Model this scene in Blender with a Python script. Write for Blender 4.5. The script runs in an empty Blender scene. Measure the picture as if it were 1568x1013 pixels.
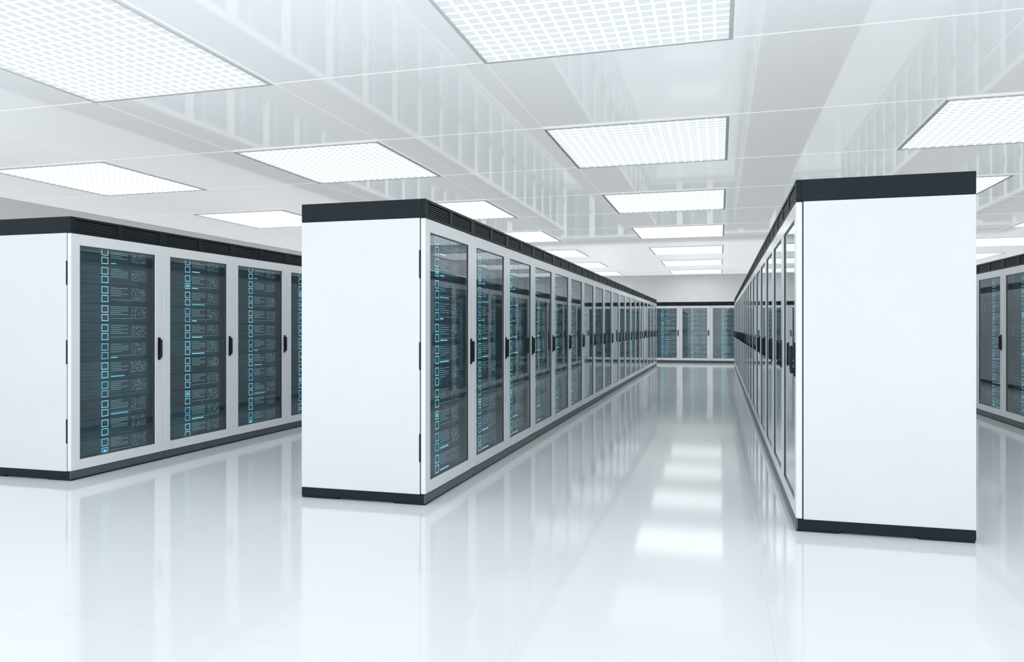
import bpy, math, random
from mathutils import Vector

scene = bpy.context.scene
try:
    scene.view_settings.view_transform = 'Standard'
    scene.view_settings.look = 'None'
    scene.view_settings.exposure = 0.3
except Exception:
    pass

# ------------------------------------------------------------ materials
def new_mat(name):
    m = bpy.data.materials.new(name)
    m.use_nodes = True
    nt = m.node_tree
    for n in list(nt.nodes):
        nt.nodes.remove(n)
    out = nt.nodes.new('ShaderNodeOutputMaterial')
    return m, nt, out

def nosample(m):
    try: m.cycles.emission_sampling = 'NONE'
    except Exception: pass
    return m

def principled(name, col, rough=0.5, metal=0.0, ior=1.5, coat=0.0, emis=None, estr=0.0, noise=0.0, nscale=3.0):
    m, nt, out = new_mat(name)
    b = nt.nodes.new('ShaderNodeBsdfPrincipled')
    b.inputs['Base Color'].default_value = (*col, 1)
    b.inputs['Roughness'].default_value = rough
    b.inputs['Metallic'].default_value = metal
    b.inputs['IOR'].default_value = ior
    b.inputs['Coat Weight'].default_value = coat
    b.inputs['Coat Roughness'].default_value = 0.03
    if emis:
        b.inputs['Emission Color'].default_value = (*emis, 1)
        b.inputs['Emission Strength'].default_value = estr
        nosample(m)
    if noise > 0:
        tc = nt.nodes.new('ShaderNodeTexCoord')
        nz = nt.nodes.new('ShaderNodeTexNoise')
        nz.inputs['Scale'].default_value = nscale
        cr = nt.nodes.new('ShaderNodeValToRGB')
        cr.color_ramp.elements[0].position = 0.3
        cr.color_ramp.elements[1].position = 0.7
        cr.color_ramp.elements[0].color = (*[c*(1-noise) for c in col], 1)
        cr.color_ramp.elements[1].color = (*[min(1, c*(1+noise)) for c in col], 1)
        nt.links.new(tc.outputs['Object'], nz.inputs['Vector'])
        nt.links.new(nz.outputs['Fac'], cr.inputs['Fac'])
        nt.links.new(cr.outputs['Color'], b.inputs['Base Color'])
    nt.links.new(b.outputs[0], out.inputs[0])
    return m

def emission(name, col, s):
    m, nt, out = new_mat(name)
    e = nt.nodes.new('ShaderNodeEmission')
    e.inputs[0].default_value = (*col, 1)
    e.inputs[1].default_value = s
    nt.links.new(e.outputs[0], out.inputs[0])
    return m

M_white = principled('powder_coat_white', (0.79, 0.805, 0.82), 0.14, noise=0.008, nscale=2)
M_frame = principled('door_frame_white', (0.88, 0.90, 0.915), 0.22, noise=0.01)
M_black = principled('trim_black', (0.011, 0.017, 0.023), 0.45, ior=1.28, noise=0.1)
M_kick = principled('kick_plate_grey', (0.085, 0.105, 0.12), 0.35, ior=1.4, noise=0.05)
M_slat = principled('vent_slat', (0.045, 0.055, 0.065), 0.4, ior=1.35, noise=0.05)
M_inner = principled('cabinet_interior', (0.09, 0.135, 0.155), 0.5, noise=0.1)
M_srv = principled('server_front', (0.060, 0.110, 0.135), 0.35, noise=0.45, nscale=2.5)
M_srv2 = principled('server_front_light', (0.11, 0.19, 0.22), 0.35, noise=0.4, nscale=2.5)
M_line = principled('server_line_grey', (0.38, 0.52, 0.57), 0.4, emis=(0.48, 0.82, 0.92), estr=0.22, noise=0.05)
M_cyan = principled('led_cyan', (0.32, 0.64, 0.72), 0.4, emis=(0.30, 0.86, 0.98), estr=0.80, noise=0.05)
M_blue = principled('led_blue', (0.15, 0.5, 0.65), 0.4, emis=(0.15, 0.68, 0.92), estr=0.75, noise=0.05)
M_pale = principled('led_pale', (0.5, 0.75, 0.8), 0.4, emis=(0.55, 0.92, 1.0), estr=0.7, noise=0.03)

# glass: clear tinted pane with pale haze painted in to soften contrast + fresnel reflection
M_glass, nt, out = new_mat('door_glass')
tr = nt.nodes.new('ShaderNodeBsdfTransparent'); tr.inputs[0].default_value = (0.84, 0.94, 0.97, 1)
df = nt.nodes.new('ShaderNodeBsdfDiffuse'); df.inputs[0].default_value = (0.60, 0.85, 0.93, 1)
m1 = nt.nodes.new('ShaderNodeMixShader'); m1.inputs[0].default_value = 0.05
gl = nt.nodes.new('ShaderNodeBsdfGlossy'); gl.inputs['Roughness'].default_value = 0.012
gl.inputs['Color'].default_value = (0.92, 0.98, 1, 1)
fr = nt.nodes.new('ShaderNodeFresnel'); fr.inputs['IOR'].default_value = 1.55
ma = nt.nodes.new('ShaderNodeMath'); ma.operation = 'MULTIPLY_ADD'; ma.use_clamp = True
ma.inputs[1].default_value = 1.1; ma.inputs[2].default_value = 0.01
mx = nt.nodes.new('ShaderNodeMixShader')
nt.links.new(fr.outputs[0], ma.inputs[0]); nt.links.new(ma.outputs[0], mx.inputs[0])
nt.links.new(tr.outputs[0], m1.inputs[1]); nt.links.new(df.outputs[0], m1.inputs[2])
nt.links.new(m1.outputs[0], mx.inputs[1]); nt.links.new(gl.outputs[0], mx.inputs[2])
nt.links.new(mx.outputs[0], out.inputs[0])

M_diff = emission('light_diffuser', (0.63, 0.70, 0.73), 1.0)
M_diff2 = emission('light_diffuser_far_boost', (0.93, 0.98, 1.0), 2.2)  # far panels given extra emission to brighten the end of the aisle
M_bar = nosample(emission('light_louver_bar', (0.96, 0.99, 1.0), 1.2))
M_lframe = principled('light_frame', (0.9, 0.91, 0.92), 0.4, noise=0.01)

# floor : white glossy tiles with fine seams
M_floor, nt, out = new_mat('floor_glossy_tiles')
b = nt.nodes.new('ShaderNodeBsdfPrincipled')
tc = nt.nodes.new('ShaderNodeTexCoord'); mp = nt.nodes.new('ShaderNodeMapping')
mp.inputs['Location'].default_value = (-0.21, 0.35, 0)
br = nt.nodes.new('ShaderNodeTexBrick')
br.offset = 0.0; br.squash = 1.0
br.inputs['Color1'].default_value = (0.93, 0.945, 0.96, 1)
br.inputs['Color2'].default_value = (0.925, 0.94, 0.955, 1)
br.inputs['Mortar'].default_value = (0.83, 0.855, 0.875, 1)
br.inputs['Scale'].default_value = 1.0
br.inputs['Mortar Size'].default_value = 0.002
br.inputs['Mortar Smooth'].default_value = 0.2
br.inputs['Brick Width'].default_value = 1.0
br.inputs['Row Height'].default_value = 1.0
nt.links.new(tc.outputs['Object'], mp.inputs[0]); nt.links.new(mp.outputs[0], br.inputs['Vector'])
nt.links.new(br.outputs['Color'], b.inputs['Base Color'])
b.inputs['Roughness'].default_value = 0.08
b.inputs['IOR'].default_value = 1.36
nt.links.new(b.outputs[0], out.inputs[0])

M_ceil = principled('ceiling_gloss_fill_glow', (0.82, 0.84, 0.855), 0.045, ior=1.85, emis=(0.95, 0.98, 1.0), estr=0.31, noise=0.01, nscale=0.6)  # ceiling is no lamp; glow added to brighten it and the room
M_seam = principled('ceiling_t_bar', (0.90, 0.91, 0.92), 0.4, emis=(1, 1, 1), estr=0.27, noise=0.01)  # slight glow added to the T-bars, which are no lamps
M_wall = principled('wall_white_paint', (0.94, 0.95, 0.96), 0.5, noise=0.01)

# ------------------------------------------------------------ mesh helper
class MB:
    def __init__(self):
        self.v = []; self.f = []; self.mi = []; self.mats = []
    def mid(self, m):
        if m not in self.mats: self.mats.append(m)
        return self.mats.index(m)
    def box(self, x0, x1, y0, y1, z0, z1, m, c=0.0):
        """box, optional chamfer c on every edge"""
        k = self.mid(m); n = len(self.v)
        if c <= 0:
            self.v += [(x0,y0,z0),(x1,y0,z0),(x1,y1,z0),(x0,y1,z0),(x0,y0,z1),(x1,y0,z1),(x1,y1,z1),(x0,y1,z1)]
            fs = [(0,3,2,1),(4,5,6,7),(0,1,5,4),(1,2,6,5),(2,3,7,6),(3,0,4,7)]
        else:
            X=(x0,x1);Y=(y0,y1);Z=(z0,z1); idx={}
            pts=[]
            for i in (0,1):
                for j in (0,1):
                    for l in (0,1):
                        sx = c if i==0 else -c; sy = c if j==0 else -c; sz = c if l==0 else -c
                        idx[(i,j,l,0)] = len(pts); pts.append((X[i], Y[j]+sy, Z[l]+sz))
                        idx[(i,j,l,1)] = len(pts); pts.append((X[i]+sx, Y[j], Z[l]+sz))
                        idx[(i,j,l,2)] = len(pts); pts.append((X[i]+sx, Y[j]+sy, Z[l]))
            fs=[]
            ctr = Vector(((x0+x1)/2,(y0+y1)/2,(z0+z1)/2))
            def add(ids):
                p=[Vector(pts[i]) for i in ids]
                nn=(p[1]-p[0]).cross(p[2]-p[0]); cc=sum(p,Vector())/len(p)
                if nn.dot(cc-ctr)<0: ids=ids[::-1]
                fs.append(tuple(ids))
            for i in (0,1):
                add([idx[(i,0,0,0)],idx[(i,1,0,0)],idx[(i,1,1,0)],idx[(i,0,1,0)]])
                add([idx[(0,i,0,1)],idx[(1,i,0,1)],idx[(1,i,1,1)],idx[(0,i,1,1)]])
                add([idx[(0,0,i,2)],idx[(1,0,i,2)],idx[(1,1,i,2)],idx[(0,1,i,2)]])
            for i in (0,1):
                for j in (0,1):
                    add([idx[(i,j,0,0)],idx[(i,j,1,0)],idx[(i,j,1,1)],idx[(i,j,0,1)]])
                    add([idx[(i,0,j,0)],idx[(i,1,j,0)],idx[(i,1,j,2)],idx[(i,0,j,2)]])
                    add([idx[(0,i,j,1)],idx[(1,i,j,1)],idx[(1,i,j,2)],idx[(0,i,j,2)]])
                    for l in (0,1):
                        add([idx[(i,j,l,0)],idx[(i,j,l,1)],idx[(i,j,l,2)]])
            self.v += pts
        for f in fs:
            self.f.append(tuple(n+i for i in f)); self.mi.append(k)
    def qx(self, x, y0, y1, z0, z1, m):
        """quad facing +X"""
        k = self.mid(m); n = len(self.v)
        self.v += [(x,y0,z0),(x,y1,z0),(x,y1,z1),(x,y0,z1)]
        self.f.append((n,n+1,n+2,n+3)); self.mi.append(k)
    def mesh(self, name):
        me = bpy.data.meshes.new(name)
        me.from_pydata(self.v, [], self.f)
        for m in self.mats: me.materials.append(m)
        me.polygons.foreach_set('material_index', self.mi)
        me.update()
        return me

def add_obj(name, me, loc=(0,0,0), rz=0.0):
    o = bpy.data.objects.new(name, me)
    o.location = loc; o.rotation_euler = (0,0,rz)
    scene.collection.objects.link(o)
    return o

# ------------------------------------------------------------ server rack
PITCH = 1.07; W = 1.068; H = 2.2
def build_rack(seed):
    r = random.Random(seed); m = MB()
    zb, zt = 0.075, 2.065
    # plinth, feet, kick plate
    m.box(-1.0, -0.012, 0.0, W, 0.014, zb, M_black, 0.003)
    m.box(-0.012, 0.0, 0.0, W, 0.014, zb, M_kick)
    for (a, bb) in ((-0.995, -0.70), (-0.25, -0.005)):
        m.box(a, bb, 0.003, W-0.003, 0.0, 0.014, M_black)
    # side panels
    m.box(-1.0, -0.045, 0.0, 0.02, zb+0.002, zt-0.002, M_white, 0.002)
    m.box(-1.0, -0.045, W-0.02, W, zb+0.002, zt-0.002, M_white, 0.002)
    m.box(-1.0, -0.98, 0.02, W-0.02, zb+0.002, zt-0.002, M_white)
    # dark core seen through the seams
    m.box(-0.98, -0.30, 0.02, W-0.02, zb, zt, M_inner)
    m.box(-0.30, -0.036, 0.012, 0.05, zb, zt, M_slat)
    m.box(-0.30, -0.036, W-0.05, W-0.012, zb, zt, M_slat)
    m.box(-0.30, -0.036, 0.05, W-0.05, zb, 0.12, M_inner)
    m.box(-0.30, -0.036, 0.05, W-0.05, 2.03, zt, M_inner)
    # door frame
    gy0, gy1, gz0, gz1 = 0.095, 0.962, 0.165, 1.968
    m.box(-0.037, 0.0, 0.001, gy0, zb+0.004, zt-0.004, M_frame, 0.004)
    m.box(-0.037, 0.0, gy1, W-0.001, zb+0.004, zt-0.004, M_frame, 0.004)
    m.box(-0.035, -0.0005, gy0-0.003, gy1+0.003, gz1, zt-0.005, M_frame)
    m.box(-0.035, -0.0005, gy0-0.003, gy1+0.003, zb+0.005, gz0, M_frame)
    # gasket
    g = 0.008
    m.box(-0.03, -0.006, gy0, gy0+g, gz0, gz1, M_kick)
    m.box(-0.03, -0.006, gy1-g, gy1, gz0, gz1, M_kick)
    m.box(-0.03, -0.006, gy0, gy1, gz0, gz0+g, M_kick)
    m.box(-0.03, -0.006, gy0, gy1, gz1-g, gz1, M_kick)
    m.qx(-0.012, gy0+g, gy1-g, gz0+g, gz1-g, M_glass)
    # hinges (left, as seen from the front)
    for zc in (1.73, 1.07, 0.41):
        m.box(-0.049, -0.037, -0.0012, 0.01, zc-0.1, zc+0.1, M_black)
    # handle
    hy = W-0.058
    m.box(0.0, 0.008, hy-0.018, hy+0.018, 0.965, 1.18, M_black, 0.003)
    m.box(0.008, 0.030, hy-0.012, hy+0.012, 0.985, 1.02, M_black, 0.003)
    m.box(0.014, 0.032, hy-0.013, hy+0.013, 1.0, 1.16, M_black, 0.004)
    # top canopy with louvres
    m.box(-1.0, -0.03, 0.0, W, zt, H, M_black, 0.003)
    m.box(-0.03, 0.0, 0.0, W, H-0.022, H, M_black, 0.002)
    m.box(-0.03, 0.0, 0.0, W, zt, zt+0.018, M_black, 0.002)
    for (a, bb) in ((0.0, 0.045), (0.505, 0.563), (W-0.045, W)):
        m.box(-0.03, 0.0, a, bb, zt+0.018, H-0.022, M_black)
    for i in range(6):
        z = zt+0.025+i*0.0145
        m.box(-0.028, -0.006, 0.045, 0.505, z, z+0.006, M_slat)
        m.box(-0.028, -0.006, 0.563, W-0.045, z, z+0.006, M_slat)
    # servers
    n = 11; z0 = 0.135; p = (2.0-0.135)/n; xf = -0.085
    for i in range(n):
        a = z0+i*p; bz = a+p-0.006
        mat = M_srv2 if r.random() < 0.25 else M_srv
        m.box(-0.32, xf, 0.055, W-0.055, a, bz, mat, 0.002)
        x = xf+0.0015
        m.qx(x, 0.075, 0.085, a+0.01, bz-0.01, M_line if r.random()<.3 else M_slat)
        for q in range(4):
            m.qx(x, 0.12, 0.36, a+0.03+q*0.030, a+0.034+q*0.030, M_inner if q%2 else M_black)
        by = 0.405; bw = 0.075; t = 0.0055
        led = M_cyan if r.random() < 0.65 else (M_blue if r.random() < .5 else M_pale)
        for (s0, s1) in ((a+0.012, a+0.072), (a+0.088, a+0.150)):
            m.qx(x, by, by+t, s0, s1, led); m.qx(x, by+bw-t, by+bw, s0, s1, led)
            m.qx(x, by, by+bw, s0, s0+t, led); m.qx(x, by, by+bw, s1-t, s1, led)
            if r.random() < 0.15:
                m.qx(x, by+0.018, by+bw-0.018, s0+0.018, s1-0.018, M_blue)
        for q in range(5):
            L = 0.2 if r.random() < .7 else 0.12
            m.qx(x, 0.51, 0.51+L, a+0.07+q*0.017, a+0.0745+q*0.017, M_line)
        m.qx(x, 0.51, 0.93, a+0.035, a+0.038, M_line if r.random()<.5 else M_slat)
        if r.random() < 0.6:
            m.qx(x, 0.51, 0.51+r.uniform(.05,.22), a+0.018, a+0.026, M_cyan if r.random()<.6 else M_blue)
        for cy in range(9):
            for cz in range(7):
                if r.random() < 0.85:
                    yy = 0.755+cy*0.021; zz = a+0.05+cz*0.0145
                    m.qx(x, yy, yy+0.0075, zz, zz+0.006, M_pale if r.random()<.2 else M_line)
    return m.mesh('server_rack_mesh')

variants = [build_rack(s) for s in (3, 11, 27)]
rr = random.Random(5)
Y0 = 4.97; NR = 19
def rack(loc, rz):
    add_obj('server_rack', variants[rr.randrange(3)], loc, rz)
for face in (-8.35, -5.19, -2.03):          # doors face +X
    for i in range(NR):
        rack((face, Y0+i*PITCH, 0), 0)
for face in (0.46, 3.66, 7.15):             # doors face -X
    for i in range(NR):
        rack((face, Y0+i*PITCH+W, 0), math.pi)
x = -0.33-9*PITCH
while x+W < 9.3:
    rack((x, 27.75, 0), -math.pi/2)
    x += PITCH

# ------------------------------------------------------------ room
XL, XR, YB, YF, CZ = -11.0, 9.6, 30.0, -5.0, 3.346
def slab(name, x0,x1,y0,y1,z0,z1,m):
    b = MB(); b.box(x0,x1,y0,y1,z0,z1,m); return add_obj(name, b.mesh(name))
slab('floor', XL-0.1, XR+0.1, YF, YB+0.1, -0.1, 0.0, M_floor)
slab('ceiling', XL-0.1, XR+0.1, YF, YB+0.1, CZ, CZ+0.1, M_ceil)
slab('wall_back', XL-0.1, XR+0.1, YB, YB+0.1, 0, CZ, M_wall)
slab('wall_left', XL-0.1, XL, YF, YB, 0, CZ, M_wall)
slab('wall_right', XR, XR+0.1, YF, YB, 0, CZ, M_wall)
slab('baseboard_back', XL, XR, YB-0.015, YB, 0, 0.1, M_kick)
slab('baseboard_left', XL, XL+0.015, YF, YB-0.02, 0, 0.1, M_kick)
slab('baseboard_right', XR-0.015, XR, YF, YB-0.02, 0, 0.1, M_kick)

TX, TY = 1.873, 1.987
EX, EY = 0.10, 5.55
g = MB()
xs = [EX+TX*k for k in range(-6, 6) if XL < EX+TX*k < XR]
ys = [EY+TY*k for k in range(-6, 13) if YF < EY+TY*k < YB]
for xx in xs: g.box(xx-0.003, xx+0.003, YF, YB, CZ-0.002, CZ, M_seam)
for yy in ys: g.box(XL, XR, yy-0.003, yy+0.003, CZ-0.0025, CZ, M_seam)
add_obj('trim_1', g.mesh('ceiling_grid_trim'))

# louvre light
sx, sy = TX-0.016, TY-0.016
def build_light(diff):
    l = MB(); fw = 0.03
    l.box(0, sx, 0, fw, -0.016, -0.001, M_lframe); l.box(0, sx, sy-fw, sy, -0.016, -0.001, M_lframe)
    l.box(0, fw, fw, sy-fw, -0.016, -0.001, M_lframe); l.box(sx-fw, sx, fw, sy-fw, -0.016, -0.001, M_lframe)
    l.box(fw, sx-fw, fw, sy-fw, -0.005, -0.001, diff)
    NX, NY = 19, 19
    for i in range(1, NX):
        c = fw+(sx-2*fw)*i/NX; l.box(c-0.008, c+0.008, fw, sy-fw, -0.014, -0.005, M_bar)
    for i in range(1, NY):
        c = fw+(sy-2*fw)*i/NY; l.box(fw, sx-fw, c-0.0045, c+0.0045, -0.011, -0.005, M_bar)
    return l.mesh('ceiling_light_mesh')
lme1 = build_light(M_diff); lme2 = build_light(M_diff2)
for i in range(-3, 3):
    for j in range(-3, 6):
        lx = EX-TX+2*TX*i+0.008; ly = EY+TY+2*TY*j+0.008
        if lx < XL or lx+sx > XR or ly < YF or ly+sy > YB: continue
        add_obj('ceiling_light_panel', lme2 if j >= 2 else lme1, (lx, ly, CZ-0.0), 0)

# ------------------------------------------------------------ world + camera
w = bpy.data.worlds.new('World'); scene.world = w; w.use_nodes = True
bg = w.node_tree.nodes.get('Background')
bg.inputs[0].default_value = (0.93, 0.975, 1.0, 1); bg.inputs[1].default_value = 1.75  # white world added as fill, entering where the front wall is left out

cam = bpy.data.cameras.new('camera')
cam.sensor_width = 36; cam.sensor_fit = 'HORIZONTAL'
cam.lens = 1140/1568*36
cam.shift_y = -5.5/1568
cam.clip_end = 200
co = bpy.data.objects.new('camera', cam)
co.location = (0, 0, 1.276)
co.rotation_euler = (math.radians(90), 0, math.atan(318/1140))
scene.collection.objects.link(co)
scene.camera = co
